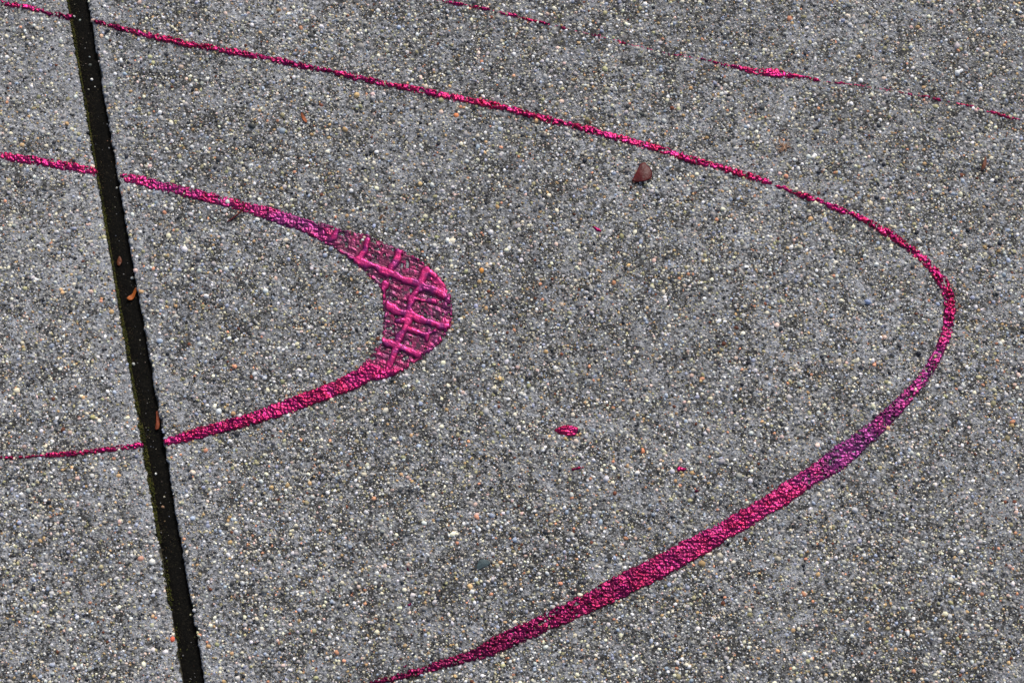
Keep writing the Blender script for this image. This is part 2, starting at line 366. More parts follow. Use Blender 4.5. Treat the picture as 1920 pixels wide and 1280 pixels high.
# 3 the inner loop with its wide crescent, pressed with a grid
RIDGES = [([(661, 488), (681, 492), (717, 508), (743, 519), (785, 532), (807, 542), (832, 553)], 4.6), ([(690, 450), (681, 473), (669, 489), (658, 487)], 4.6),
          ([(748, 466), (744, 487), (733, 502)], 4.6), ([(800, 506), (793, 520), (787, 533)], 6.0), ([(630, 430), (627, 442), (617, 451)], 3.6),
          ([(722, 531), (719, 545), (717, 556)], 4.6), ([(728, 573), (740, 581), (752, 587), (765, 588), (785, 597), (813, 606), (842, 614)], 4.8),
          ([(783, 542), (768, 577), (764, 602), (754, 625), (743, 652)], 4.4), ([(712, 637), (725, 644), (740, 647), (760, 655), (786, 664)], 4.4),
          ([(740, 659), (734, 674), (728, 692)], 5.4), ([(687, 688), (700, 694), (714, 699), (742, 701)], 5.0), ([(774, 562), (795, 562), (815, 566)], 2.6),
          ([(806, 510), (816, 516)], 4.0), ([(758, 468), (785, 484)], 3.0), ([(745, 602), (764, 602)], 3.5),
          ([(800, 640), (806, 622)], 1.6), ([(768, 617), (800, 627), (815, 622)], 1.8)]
def grid_mould(X, Y, d, h, tone, metal, keep, n1, n2, n3):
    inb = sm(612, 632, X) * sm(0, 1, 1 - (sm(676, 712, Y) * sm(-20, 20, 735 - X)))   # only the crescent is moulded
    lowend = sm(664, 706, Y - 0.15 * (X - 700)); inb = sm(604, 630, X) * (1 - 0.85 * lowend)
    rd = np.full(X.shape, -99.0)
    XD = X + 6 * (fbm(X, Y, 18, 981, 2) - .5); YD = Y + 6 * (fbm(X, Y, 18, 982, 2) - .5)
    for pts, w in RIDGES:
        s = spline(pts, 1.5)
        for px, py in s: rd = np.maximum(rd, w - np.hypot(XD - px, YD - py))
    rd = rd + (vnoise(X, Y, 6, 905) - 0.5) * 2.6
    rd = rd + 2.0 + (vnoise(X, Y, 14, 906) - 0.5) * 4.5; ridge = sm(-1.2, 1.8, rd)
    bead = sm(0.0, 4.5, rd) 
    a = math.radians(20); wx = X + 5 * (vnoise(X, Y, 40, 911) - .5); wy = Y + 5 * (vnoise(X, Y, 40, 912) - .5)
    p = (wx * math.cos(a) + wy * math.sin(a)); q = (-wx * math.sin(a) + wy * math.cos(a))
    tri = lambda v, per: np.abs(((v / per) % 1.0) - 0.5) * per       # distance to the nearest fine line
    fine = np.maximum(sm(3.4, 0.8, tri(q, 13.0)), 0.8 * sm(3.0, 0.8, tri(p, 14.5))) * sm(0.36, 0.6, vnoise(X, Y, 15, 915))
    edge = np.maximum(sm(26, 6, d) * sm(0.36, 0.54, fbm(X, Y, 12, 921, 2)) * sm(770, 812, X), sm(7, 2, d) * sm(0.45, 0.6, vnoise(X, Y, 8, 922)))
    groove = np.maximum(sm(1.8, 0.5, tri(q + 6.0, 13.0)), sm(1.8, 0.5, tri(p + 6.0, 14.5))) * sm(0.45, 0.6, vnoise(X, Y, 19, 917))
    spots = sm(0.60, 0.72, vnoise(X, Y, 4.5, 931)) * sm(0.35, 0.6, vnoise(X, Y, 26, 933))
    pig = np.clip(np.maximum.reduce([ridge, 0.22 * fine, 0.85 * edge, 0.42 * spots]), 0, 1)
    flat = T_PLUM + (T_SLATE - T_PLUM) * sm(0.35, 0.6, n1)[..., None]
    crim = sm(0.42, 0.66, vnoise(X, Y, 11, 941))
    flat = flat + (np.array(lin(118, 34, 72)) - flat) * (0.10 + 0.45 * crim)[..., None]
    lively = 1.0 * (np.array(lin(178, 38, 112)) + (np.array(lin(212, 50, 122)) - np.array(lin(178, 38, 112))) * sm(0.4, 0.6, n2 * 0.5 + n1 * 0.5)[..., None])
    lively = lively * (0.72 + 0.4 * fbm(X, Y, 10, 953, 3))[..., None]
    lively = lively + (T_PURPLE - lively) * (0.75 * sm(0.55, 0.75, vnoise(X, Y, 12, 951)))[..., None]
    mt = flat + (lively - flat) * pig[..., None]
    hm = 1.0 + 4.6 * (0.75 + 0.25 * bead) * ridge + (0.8 * fine + 0.9 * domes(X, Y, 6.0, 83) * sm(0.35, 0.7, vnoise(X, Y, 17, 963)) + 0.25 * vnoise(X, Y, 4, 961) + 1.8 * edge - 1.0 * groove) * (1 - 0.7 * ridge)
    h2 = h + (hm - h) * inb; t2 = tone + (mt - tone) * inb[..., None]
    m2 = metal + ((0.62 - 0.07 * pig) - metal) * inb
    pores = (vnoise(X, Y, 5.5, 971) > 0.86) & (ridge < 0.3) & (inb > 0.5)
    return h2, t2, m2, keep & ~pores
UP = [(233, 332, 8, 0.22, 0, .85), (270, 341, 10, 0.22, 0, .85), (320, 353, 10, 0.27, 0, .85), (370, 365, 10.5, 0.27, .1, .85), (420, 378, 10.5, 0.32, .05, .85), (460, 388, 11, 0.32, .05, .85),
      (500, 399, 13, 0.47, .05, .88), (540, 412, 14, 0.55, .1, .9), (580, 427, 15, 0.55, .1, .92), (615, 442, 17, 0.55, .1, .95), (640, 454, 18, 0.55, .1, 1)]
LOW = [(718, 690, 20, .1, .1, 1), (690, 700, 17, .05, .1, 1), (655, 717, 17, 0, .1, .95), (620, 732, 15, 0, .1, .95), (580, 746, 15.5, .05, .2, .95), (540, 762, 14, .05, .15, .95),
       (500, 776, 13.5, 0, .2, .95), (460, 788, 13, 0, .2, .92), (420, 799, 12.5, 0, .25, .92), (380, 810, 11.5, 0, .2, .92), (345, 819, 10.5, 0, .15, .92), (314, 827, 8, .1, .1, .9)]
CRES = [(600, 416), (640, 429), (680, 437), (712, 450), (747, 464), (782, 483), (811, 505), (835, 531), (847, 557), (850, 586), (845, 613), (830, 640), (808, 661), (780, 681), (752, 699),
        (720, 712), (690, 716), (664, 722), (660, 702), (680, 682), (692, 670), (703, 653), (714, 637), (717, 615), (718, 590), (718, 560), (711, 538), (690, 516), (661, 491), (640, 476), (614, 457), (596, 446)]
w1, d1, c1 = ribbon_field(UP); w2, d2, c2 = ribbon_field(LOW)
win = (min(w1[0], w2[0]), min(w1[1], w2[1]), 870, max(w1[3], w2[3]))
shape = (win[3] - win[1] + 1, win[2] - win[0] + 1)
dep = np.full(shape, -1e3); cols = np.zeros(shape + (3,)); cols[..., 2] = 1.0; cols[..., 1] = .1
pd = poly_depth(win, CRES); dep = np.maximum(dep, pd)
for w, d, c in ((w1, d1, c1), (w2, d2, c2)):
    oy, ox = w[1] - win[1], w[0] - win[0]; sub = (slice(oy, oy + d.shape[0]), slice(ox, ox + d.shape[1]))
    b_ = d > dep[sub]; b_ |= (d > -6) & (dep[sub] < 8)
    cols[sub] = np.where(b_[..., None], c, cols[sub]); dep[sub] = np.maximum(d, dep[sub])
tag(build_paint('paint_streak', win, dep, cols, 151, grid_mould), 'magenta paint streak of the small inner loop, with a wide grid-marked plum crescent', 'paint streak', 'magenta paint streaks')

# 4, 5 the inner loop's two ends on the left slab
win, dep, cols = ribbon_field([(-10, 288, 8, 0, .1, .85), (30, 296, 8, .05, .05, .85), (70, 302, 8.5, .05, .15, .85), (110, 309, 9, .05, .1, .82), (150, 317, 9, .1, .1, .8), (172, 321, 9, .15, 0, .85), (177, 325, 8, .15, 0, .85)])
tag(build_paint('paint_streak', win, dep, cols, 171), 'pink paint streak on the left slab, widest and middle of the three there', 'paint streak', 'magenta paint streaks')
win, dep, cols = ribbon_field([(2, 857, 3.6, 0, .2, .92), (24, 858, 4, 0, .2, .92), (30, 858, 1.8, 0, .2, .5), (36, 857, 2.4, 0, .2, .8), (50, 857, 3.2, 0, .3, .8), (62, 855, 3.5, 0, .3, .8), (90, 853, 5, 0, .1, .8), (120, 851, 5.5, 0, .1, .85),
                               (150, 848, 5.5, 0, .1, .85), (180, 845, 5.5, 0, .15, .85), (210, 841, 6, 0, .2, .85), (240, 837, 6.5, 0, .15, .85), (266, 834, 7, .05, 0, .85)])
tag(build_paint('paint_streak', win, dep, cols, 181, None, False, True), 'thin crimson paint streak lowest on the left slab, fading to dashes', 'paint streak', 'magenta paint streaks')

# 6 the broken hairline along the top
FAINT = [(815, -3, 3, 0, .2, .8), (840, 4, 3.5, 0, .2, .75), (865, 9, 4, 0, .1, .75), (878, 11, 2, 0, .2, .4), (897, 15, 4, 0, .1, .8), (915, 18, 3.5, 0, .1, .7), (924, 20, 1, 0, .1, .2), (940, 24, 3.5, 0, .1, .8), (965, 30, 4, 0, .1, .8),
         (975, 32, 1.5, 0, .1, .4), (990, 37, 3, 0, .1, .8), (1020, 44, 3, 0, .2, .8), (1035, 47, 1.2, 0, .2, .3), (1048, 50, 1.3, .3, .3, .62), (1058, 53, 3, 0, .2, .8), (1066, 55, 1.3, .3, .3, .62), (1100, 63, 1.2, .5, .2, .6), (1122, 68, 3, .2, .1, .7), (1134, 71, 1.3, .3, .3, .62),
         (1152, 75, 1.5, 0, .1, .6), (1168, 80, 3, 0, .1, .9), (1178, 83, 1.3, .3, .3, .62), (1187, 85, 2.2, 0, .1, .8), (1210, 90, 1.6, 0, .2, .6), (1235, 96, 1.3, .3, .3, .62), (1252, 101, 2.4, 0, .2, .8), (1265, 103, 1.3, .3, .3, .62), (1284, 105, 2.4, 0, .2, .8), (1300, 109, 1.3, .3, .3, .62),
         (1325, 113, 2.5, 0, .2, .8), (1350, 120, 3.5, 0, .2, .85), (1375, 125, 4, .1, .2, .85), (1400, 131, 6, .1, .1, .9), (1425, 135, 7, .1, .1, .9), (1450, 136, 9, 0, 0, .92), (1465, 139, 8, 0, 0, .9), (1490, 143, 5, 0, .1, .8), (1515, 147, 4, 0, .1, .85), (1532, 150, 4, 0, .1, .85), (1540, 152, 1.3, .3, .3, .62),
         (1552, 154, 1.6, .2, .1, .7), (1560, 155, 1.3, .3, .3, .62), (1576, 156, 3.4, 0, 0, .9), (1586, 157, 1.3, .3, .3, .62), (1605, 159, 2, 0, .1, .7), (1625, 162, 2.6, 0, .1, .7), (1640, 165, 1.3, .3, .3, .62), (1662, 168, 2.5, 0, .1, .8), (1676, 171, 1.3, .3, .3, .62), (1705, 177, 3.2, 0, .1, .9), (1716, 179, 1.3, .3, .3, .62),
         (1735, 181, 2, .1, .1, .7), (1757, 186, 3.4, .1, .1, .9), (1768, 189, 1.3, .3, .3, .62), (1800, 195, 2.0, 0, .1, .7), (1822, 200, 3.4, 0, .1, .9), (1840, 205, 1.3, .3, .3, .62), (1862, 211, 3.4, 0, .1, .9), (1900, 222, 3.6, 0, .1, .9), (1912, 225, 2, 0, 0, .8)]
win, dep, cols = ribbon_field(FAINT)
tag(build_paint('paint_streak', win, dep, cols, 191, None, False, True), 'hairline pink paint streak along the top, worn to dashes with one thicker spot', 'paint streak', 'magenta paint streaks')

# 7 loose drops and flecks
DROPS = [('paint_drop', [(1043, 806, 4, 0, .2, .85), (1055, 806, 9, 0, .1, .95), (1070, 807, 11, 0, .1, .95), (1079, 805, 6, .1, 0, .9)], 'largest magenta paint drop, oval, lying inside the outer loop right of the crescent', 'paint drop'),
         ('paint_drop', [(1074, 879, 4.5, 0, .4, .95), (1086, 877, 3.5, 0, .3, .9), (1093, 876, 2, 0, .2, .8)], 'small crimson paint drop just below the largest oval drop', 'paint drop'),
         ('paint_drop', [(1273, 879, 5, 0, 0, .95), (1281, 880, 4.5, 0, .2, .9), (1287, 879, 2.5, 0, .2, .8)], 'small bright pink paint drop beside a pale grain, nearest the thick lower curve', 'paint drop'),
         ('paint_fleck', [(1112, 426, 2.5, 0, .4, .9), (1120, 430, 3, 0, .3, .9), (1127, 433, 2, 0, .3, .9)], 'slanting red paint fleck below the dark red leaf fragment', 'paint fleck'),
         ('paint_fleck', [(1060, 1042, 2.6, 0, .2, .95), (1061, 1048, 2.8, 0, .3, .95)], 'tiny pink paint fleck above the lower curve, right of the dark stone chip', 'paint fleck'),
         ('paint_fleck', [(764, 1065, 2.4, 0, .7, .95), (766, 1070, 2.4, 0, .7, .95)], 'tiny dark red paint fleck, upper of two left of the stone chip', 'paint fleck'),
         ('paint_fleck', [(766, 1133, 3, 0, .7, .95), (770, 1131, 2.4, 0, .7, .95)], 'tiny dark red paint fleck, lower of two left of the stone chip', 'paint fleck'),
         ('paint_fleck', [(758, 1250, 2.6, 0, .6, .95), (762, 1248, 2.6, 0, .6, .95)], 'tiny dark magenta paint fleck close above the bottom end of the outer loop', 'paint fleck'),
         ('paint_fleck', [(1303, 921, 2.8, 0, .6, .95), (1306, 920, 2.6, 0, .6, .95)], 'tiny dark red paint fleck below the small bright pink drop', 'paint fleck')]
for i, (nm, pts, lab, cat) in enumerate(DROPS):
    win, dep, cols = ribbon_field(pts)
    tag(build_paint(nm, win, dep, cols, 301 + 7 * i, None, True), lab, cat, 'paint drops and flecks on the concrete')

# ------------------------------------------------------------------ paving: two slabs either side of the joint
JL = [P(126, 0), P(343, 1280)]; JR = [P(163, 0), P(384, 1280)]
S_LIST = np.concatenate([[-6.0, -2.0, -0.8], np.arange(-0.45, 0.45, 0.0005), [0.8, 2.0, 6.0]])
PROFILE = [(0.0, -0.045), (0.0, -0.012), (0.0, -0.0045), (0.0, -0.0022), (0.0003, -0.0011), (0.0008, -0.0004), (0.0016, -0.0001), (0.0030, 0.0)]
def slab_sheet(line, side, seed):
    """side -1: slab lies left of the line, +1: right of it"""
    a, c = line; d = (c - a) / np.linalg.norm(c - a); mid = a + d * np.dot(-a, d)
    nrm = np.array([-d[1], d[0], 0]);  nrm = nrm * (side * np.sign(nrm[0]))
    s = S_LIST; z0 = np.zeros_like(s)
    wob = (fbm(s / U, z0, 60, seed, 2) - .5) * 1.6 + (vnoise(s / U, z0, 8, seed + 3) - .5) * 2.0 + (vnoise(s / U, z0, 3.5, seed + 4) - .5) * 1.6
    chip = sm(0.72, 0.9, vnoise(s / U, z0, 14, seed + 7)) * 3.0
    rows = []
    for k, (off, z) in enumerate(PROFILE):
        o = off + (wob * (0.5 if k < 3 else 1.0) + (chip if k >= 3 else 0) * (1.0 if k < 6 else 0.5)) * U
        rows.append(mid + s[:, None] * d + o[:, None] * nrm + np.array([0, 0, z]))
    for off, z in ((6.0, 0.0), (6.0, -0.045)):
        rows.append(mid + s[:, None] * d + nrm * off + np.array([0, 0, z]))
    co = np.concatenate(rows); N = len(s); R = len(rows)
    i = np.arange(N - 1); qs = []; mats = []
    for k in range(R - 1):
        q = np.stack([k * N + i, k * N + i + 1, (k + 1) * N + i + 1, (k + 1) * N + i], 1)
        qs.append(q if side > 0 else q[:, ::-1]); mats.append(k < 3)
    wall = np.concatenate([q for q, w in zip(qs, mats) if w]); top = np.concatenate([q for q, w in zip(qs, mats) if not w])
    return co, top, wall, (mid, d, nrm)

# exposed sand: every grain a little stone set in the slab's surface
def grain_cloud():
    X0, X1, Y0, Y1 = -1380, 1380, -1040, 1040
    pitch = 6.6
    gx, gy = np.meshgrid(np.arange(X0, X1, pitch), np.arange(Y0, Y1, pitch * 0.9)); gx[1::2] += pitch / 2
    x = (gx + (rng.random(gx.shape) - .5) * pitch * 1.0).ravel(); y = (gy + (rng.random(gy.shape) - .5) * pitch * 1.0).ravel()
    r = np.clip(rng.lognormal(math.log(2.05), 0.38, x.shape), 1.2, 5.2)
    film = 0.4 * fbm(x, y, 55, 7, 3) + 0.6 * fbm(x, y, 18, 8, 2) + 0.8 * paste_bias(x, y)           # where the cement skin still covers the sand
    keep = rng.random(x.shape) < np.clip(1.02 - 2.6 * (film - 0.45), 0.24, 0.84)
    x, y, r = x[keep], y[keep], r[keep]
    nb = 1200                                                             # the coarser grains
    x = np.concatenate([x, rng.uniform(X0, X1, nb)]); y = np.concatenate([y, rng.uniform(Y0, Y1, nb)]); r = np.concatenate([r, np.clip(rng.lognormal(math.log(4.6), .22, nb), 3.4, 8)])
    ci = rng.choice(len(PW), len(x), p=PW); col = np.minimum(1.0, 1.06 * PC[ci]) * np.clip(rng.lognormal(0.0, 0.23, (len(x), 1)), 0.5, 1.5) * rng.uniform(0.95, 1.05, (len(x), 3))
    # grains one can pick out in the picture: x, y, radius, colour
    SPEC = [(848, 451, 7.0, (236, 228, 206)), (815, 461, 6.5, (205, 206, 200)), (1065, 434, 6.5, (226, 214, 190)), (722, 770, 7.0, (214, 210, 194)), (1195, 886, 6.0, (238, 238, 236)), (1260, 883, 5.5, (206, 206, 216)),
            (1137, 897, 6.5, (214, 214, 222)), (903, 507, 6, (214, 150, 74)), (1080, 827, 5.5, (222, 206, 190)), (1637, 762, 6, (220, 220, 190)), (1723, 452, 6, (232, 228, 216)), (1808, 461, 6, (228, 224, 216)), (320, 231, 5.5, (238, 236, 228)),
            (1627, 566, 7, (150, 166, 200)), (1022, 143, 6, (176, 178, 178)), (894, 968, 6, (232, 170, 140)), (922, 966, 6, (160, 170, 190)), (190, 68, 5, (226, 190, 160)), (1665, 802, 5, (222, 180, 140)), (1205, 845, 5.5, (232, 150, 110)),
            (1350, 1041, 6.5, (196, 190, 172)), (1459, 1047, 7, (190, 182, 160)), (1632, 381, 6, (232, 220, 190)), (855, 216, 5.5, (236, 150, 100)), (285, 1053, 7, (236, 236, 228)), (264, 1046, 6.5, (204, 158, 138)), (323, 1198, 5.5, (226, 110, 84)),
            (174, 782, 6, (186, 182, 130)), (1051, 1172, 5, (222, 222, 190)), (627, 447, 4, (150, 146, 120)), (1540, 893, 4.5, (112, 112, 96)), (1765, 560, 4, (150, 150, 140)), (1750, 678, 4, (186, 184, 150))]
    sp = P([s[0] for s in SPEC], [s[1] for s in SPEC]) / U
    x = np.concatenate([x, sp[:, 0]]); y = np.concatenate([y, sp[:, 1]]); r = np.concatenate([r, [s[2] for s in SPEC]]); col = np.concatenate([col, [lin(*s[3]) for s in SPEC]])
    u, v = unP(x * U, y * U); iu = np.clip(np.rint(u).astype(int), 0, W); iv = np.clip(np.rint(v).astype(int), 0, H)
    inside = (u >= 0) & (u <= W) & (v >= 0) & (v <= H)
    free = ~(inside & ALL_PAINT[iv, iu]) | (rng.random(len(x)) < 0.008)     # the film hides the sand under it
    return x[free], y[free], r[free], col[free]
GX, GY, GR, GC = grain_cloud()

def grains_mesh(x, y, r, col, zbase=0.0, squash=(0.45, 0.95)):
    n_ = len(x); K = 6
    ang = np.arange(K) * 2 * math.pi / K
    rot = rng.uniform(0, 2 * math.pi, n_); asp = rng.uniform(0.68, 1.0, n_)
    hgt = r * rng.uniform(*squash, n_)
    def ring(rad, zz, jit):
        rr = rad * (1 + (rng.random((n_, K)) - .5) * jit); lx = rr * np.cos(ang) / np.sqrt(asp)[:, None]; ly = rr * np.sin(ang) * np.sqrt(asp)[:, None]
        c, s = np.cos(rot)[:, None], np.sin(rot)[:, None]
        return np.stack([x[:, None] + r[:, None] * (lx * c - ly * s), y[:, None] + r[:, None] * (lx * s + ly * c), np.broadcast_to((hgt * zz)[:, None] , lx.shape) * (1 + (rng.random((n_, K)) - .5) * 0.25)], -1)
    top = np.stack([x + r * (rng.random(n_) - .5) * .3, y + r * (rng.random(n_) - .5) * .3, hgt], -1)[:, None]
    co = np.concatenate([top, ring(0.62, 0.80, 0.3), ring(1.0, -0.25, 0.35)], 1) * U
    co[..., 2] += zbase
    base = (np.arange(n_) * 13)[:, None]; k = np.arange(K); k2 = (k + 1) % K
    tris = np.stack([np.broadcast_to(base, (n_, K)), base + 1 + k, base + 1 + k2], -1).reshape(-1, 3)
    quads = np.stack([base + 1 + k, base + 7 + k, base + 7 + k2, base + 1 + k2], -1).reshape(-1, 4)
    c4 = np.concatenate([col, np.zeros((n_, 1))], 1).repeat(13, 0)
    return co.reshape(-1, 3), tris, quads, np.clip(c4, 0, 1)

FRAMES = {}
for side, line, lab in ((-1, JL, 0), (1, JR, 1)):
    co, top, wall, fr = slab_sheet(line, side, 40 + lab * 9); FRAMES[side] = fr
    mid, d, nrm = fr
    off = (GX * U - mid[0]) * nrm[0] + (GY * U - mid[1]) * nrm[1]
    sel = off > GR * U * 0.5 + 0.0004
    gco, gt, gq, gc = grains_mesh(GX[sel], GY[sel], GR[sel], GC[sel])
    dist = off[sel].repeat(13); gco[:, 2] -= np.clip(0.0022 - dist, 0, 1) * 0.35
    grey = np.tile(np.array([[.2, .2, .2, 0.]]), (len(co), 1))
    parts = [(co, [top], 0, grey), (co.copy(), [wall], 1, grey), (gco, [gt, gq], 2, gc)]
    cc, lp, st, mi, cl = join_parts(parts)
    me = mesh_from('pavement', cc, lp, st, mi, True, cl)
    o = link('pavement', me, [MAT_CONCRETE, MAT_WALL, MAT_GRAIN]); o['kind'] = 'structure'

me = mesh_from('ground', np.array([[-150, -150, -.05], [150, -150, -.05], [150, 150, -.05], [-150, 150, -.05]], float), np.array([0, 1, 2, 3]), np.array([0]))
o = link('ground', me, [MAT_EARTH]); o['kind'] = 'structure'

# ------------------------------------------------------------------ the joint: tarred board, moss, grit
mL, dJ, nL = FRAMES[-1]; mR, _, nR = FRAMES[1]
s = np.concatenate([[-6, -1.5], np.arange(-0.42, 0.42, 0.0011), [1.5, 6]]); K = 14; rows = []
for k in range(K):
    t_ = k / (K - 1)
    base = (mL + nL * 0.0012) * (1 - t_) + (mR + nR * 0.0012) * t_
    zz = -0.0058 + 0.0009 * math.sin(math.pi * t_) + 0.0011 * (fbm(s / U, np.full_like(s, k * 4.0), 16, 77, 3) - .5)
    pt = base + s[:, None] * dJ; pt[:, 2] = zz; rows.append(pt)
low = [r_ + np.array([0, 0, -0.03]) for r_ in (rows[-1], rows[0])]
rows = rows + low + [rows[0]]
co = np.concatenate(rows); N = len(s); i = np.arange(N - 1)
q = np.concatenate([np.stack([k * N + i, k * N + i + 1, (k + 1) * N + i + 1, (k + 1) * N + i], 1) for k in range(len(rows) - 1)])
me = mesh_from('joint_strip', co, q.ravel(), np.arange(len(q)) * 4)
tag(link('joint_strip', me, [MAT_BOARD]), 'black tarry strip sunk in the straight joint between the two concrete slabs', 'joint strip')

nm_ = 13000                                                             # moss cushions on the left-hand wall of the joint
s = rng.uniform(-0.40, 0.40, nm_); dens = fbm(s / U, s * 0, 110, 55, 3) * .7 + .3 * vnoise(s / U, s * 0, 25, 56)
s = s[rng.random(nm_) < sm(0.30, 0.62, dens)]; nm_ = len(s)
dep_ = np.abs(rng.normal(0, 1, nm_)); zz = -0.0002 - np.clip(dep_ * 0.0020, 0, 0.0055)
amt = vnoise(s / U, s * 0, 70, 58)
off = rng.uniform(-1.6, 3.2, nm_) * (0.2 + 1.9 * amt * amt) * U * np.where(zz > -0.0012, 1.0, 1.2)
pos = mL + s[:, None] * dJ - off[:, None] * nL
mc = np.array([lin(*c) for c in ((60, 66, 22), (50, 54, 22), (84, 80, 34), (40, 38, 22))])[rng.integers(0, 4, nm_)] * rng.uniform(.6, 1.15, (nm_, 1))
co, tr, qd, cl = grains_mesh(pos[:, 0] / U, pos[:, 1] / U, rng.uniform(0.7, 2.0, nm_), mc, 0.0, (0.8, 1.4))
co[:, 2] += np.repeat(zz, 13)
cc, lp, st, mi, cl = join_parts([(co, [tr, qd], 0, cl)])
o = link('moss', mesh_from('moss', cc, lp, st, mi, True, cl), [MAT_MOSS]); o['kind'] = 'stuff'
tag(o, 'thin line of olive green moss along the left edge of the dark joint', 'moss')

nd = 5200                                                              # crumbs of dirt lying on the board
s = rng.uniform(-0.38, 0.38, nd); t_ = np.clip(np.abs(rng.normal(0, 0.42, nd)), 0, 1); s = s + 0.0
ok = rng.random(nd) < sm(0.30, 0.68, fbm(s / U, t_ * 40, 34, 611, 3)); s, t_ = s[ok], t_[ok]; nd = len(s)
pos = ((mL + nL * 0.0002) * (1 - t_)[:, None] + mR * t_[:, None]) + s[:, None] * dJ
dc = np.array([lin(*c) for c in ((52, 47, 34), (40, 40, 26), (62, 50, 36), (34, 31, 24), (58, 60, 34))])[rng.integers(0, 5, nd)]
co, tr, qd, cl = grains_mesh(pos[:, 0] / U, pos[:, 1] / U, np.clip(rng.lognormal(math.log(0.9), .4, nd), .4, 2.6), dc * rng.uniform(.35, 0.9, (nd, 1)), -0.0052, (0.5, 1.0))
cc, lp, st, mi, cl = join_parts([(co, [tr, qd], 0, cl)])
o = link('dirt', mesh_from('dirt', cc, lp, st, mi, True, cl), [MAT_MOSS]); o['kind'] = 'stuff'
tag(o, 'dark brown crumbs of dirt packed in the sunken joint', 'dirt')

ng = 170                                                               # grit washed into the joint
s = rng.uniform(-0.36, 0.36, ng); t_ = rng.uniform(0.12, 0.92, ng)
pos = (mL * (1 - t_)[:, None] + mR * t_[:, None]) + s[:, None] * dJ
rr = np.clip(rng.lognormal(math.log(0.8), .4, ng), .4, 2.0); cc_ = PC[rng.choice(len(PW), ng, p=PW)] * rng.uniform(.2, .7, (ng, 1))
NAMED = [(139, 31, 2.6, (210, 210, 205)), (150, 38, 3.0, (150, 160, 150)), (172, 149, 3.2, (240, 240, 236)), (178, 163, 2.0, (190, 190, 180)), (248, 521, 3.2, (190, 196, 190)), (250, 682, 3.4, (176, 180, 176)), (292, 888, 2.8, (220, 222, 218)),
         (308, 931, 2.6, (160, 156, 140)), (305, 950, 3.2, (140, 112, 90)), (168, 107, 2.4, (140, 150, 150)), (169, 122, 4.0, (84, 88, 84)), (357, 1152, 2.2, (170, 165, 130)), (219, 352, 2.4, (190, 190, 180)), (166, 168, 2.2, (150, 150, 140))]
pp = P([a[0] for a in NAMED], [a[1] for a in NAMED], -0.0048)
px = np.concatenate([pos[:, 0], pp[:, 0]]) / U; py = np.concatenate([pos[:, 1], pp[:, 1]]) / U
rr = np.concatenate([rr, [a[2] for a in NAMED]]); cc_ = np.concatenate([cc_, [lin(*a[3]) for a in NAMED]])
co, tr, qd, cl = grains_mesh(px, py, rr, cc_, -0.0049, (0.6, 1.0))
cc, lp, st, mi, cl = join_parts([(co, [tr, qd], 0, cl)])
o = link('sand', mesh_from('sand', cc, lp, st, mi, True, cl), [MAT_GRAIN]); o['kind'] = 'stuff'
tag(o, 'loose pale sand grains scattered in the dark joint', 'sand')

# ------------------------------------------------------------------ litter
def flake(name, outline, colour, zfun, thick, label, cat, group, nx=3, edge=None, rnd=0):
    """a thin curled scrap: outline in photograph coordinates, zfun(a, b) height in units over local -1..1 coordinates"""
    o_ = spline(list(outline) + [outline[0]], 1.5)[:-1]; c = o_.mean(0)
    ext = np.abs(o_ - c).max(0) + 1e-6
    rings = [0.0, 0.12, 0.3, 0.5, 0.7, 0.87, 1.0]; M = len(o_)
    top = [c[None]] + [c + (o_ - c) * k for k in rings[1:]]
    uv = np.concatenate(top); a_, b_ = ((uv - c) / ext).T
    z = zfun(a_, b_) + (vnoise(uv[:, 0], uv[:, 1], 4, 700 + rnd) - .5) * 0.8
    pt = P(uv[:, 0], uv[:, 1]); pt[:, 2] = z * U
    # follow the height back along the view so the outline stays where the scrap lies
    bot = pt.copy(); bot[:, 2] -= thick * U
    co = np.concatenate([pt, bot]); nv = len(pt); k = np.arange(M); k2 = (k + 1) % M
    tris = np.concatenate([np.stack([0 * k, 1 + k2, 1 + k], 1), np.stack([0 * k + nv, nv + 1 + k, nv + 1 + k2], 1)])
    qs = []
    for j in range(len(rings) - 2):
        i0 = 1 + j * M; i1 = 1 + (j + 1) * M
        qs += [np.stack([i0 + k, i0 + k2, i1 + k2, i1 + k], 1), np.stack([nv + i0 + k2, nv + i0 + k, nv + i1 + k, nv + i1 + k2], 1)]
    i1 = 1 + (len(rings) - 2) * M
    qs.append(np.stack([i1 + k, i1 + k2, nv + i1 + k2, nv + i1 + k], 1))
    base = np.array(lin(*colour)); v_ = 0.45 + 0.9 * fbm(uv[:, 0], uv[:, 1], 9, 720 + rnd, 3)
    col = base[None] * v_[:, None]
    if edge is not None:
        col = col + (np.array(lin(*edge))[None] - col) * sm(0.2, 0.9, b_)[:, None]
    col = np.concatenate([np.clip(col, 0, 1), np.zeros((nv, 1))], 1); col = np.concatenate([col, col])
    cc, lp, st, mi, cl = join_parts([(co, [tris, np.concatenate(qs)], 0, col)])
    ob = link(name, mesh_from(name, cc, lp, st, mi, True, cl), [MAT_LITTER])
    return tag(ob, label, cat, group)
G_L = 'plant scraps fallen on the paving'
flake('leaf_fragment', [(1184.5, 340), (1190, 328), (1194, 321), (1199, 311), (1203, 307), (1209, 306), (1213, 311), (1218, 316), (1222, 323), (1222, 331), (1220, 336), (1212, 341), (1202, 343), (1192, 343)],
      (84, 24, 26), lambda a, b: 3.2 + 3.5 * b + 5.0 * (1 - np.clip((a - 0.15) ** 2 + 0.5 * (b + .2) ** 2, 0, 1)), 1.2, 'dark red curled leaf fragment lying inside the outer loop', 'leaf fragment', G_L, rnd=1)
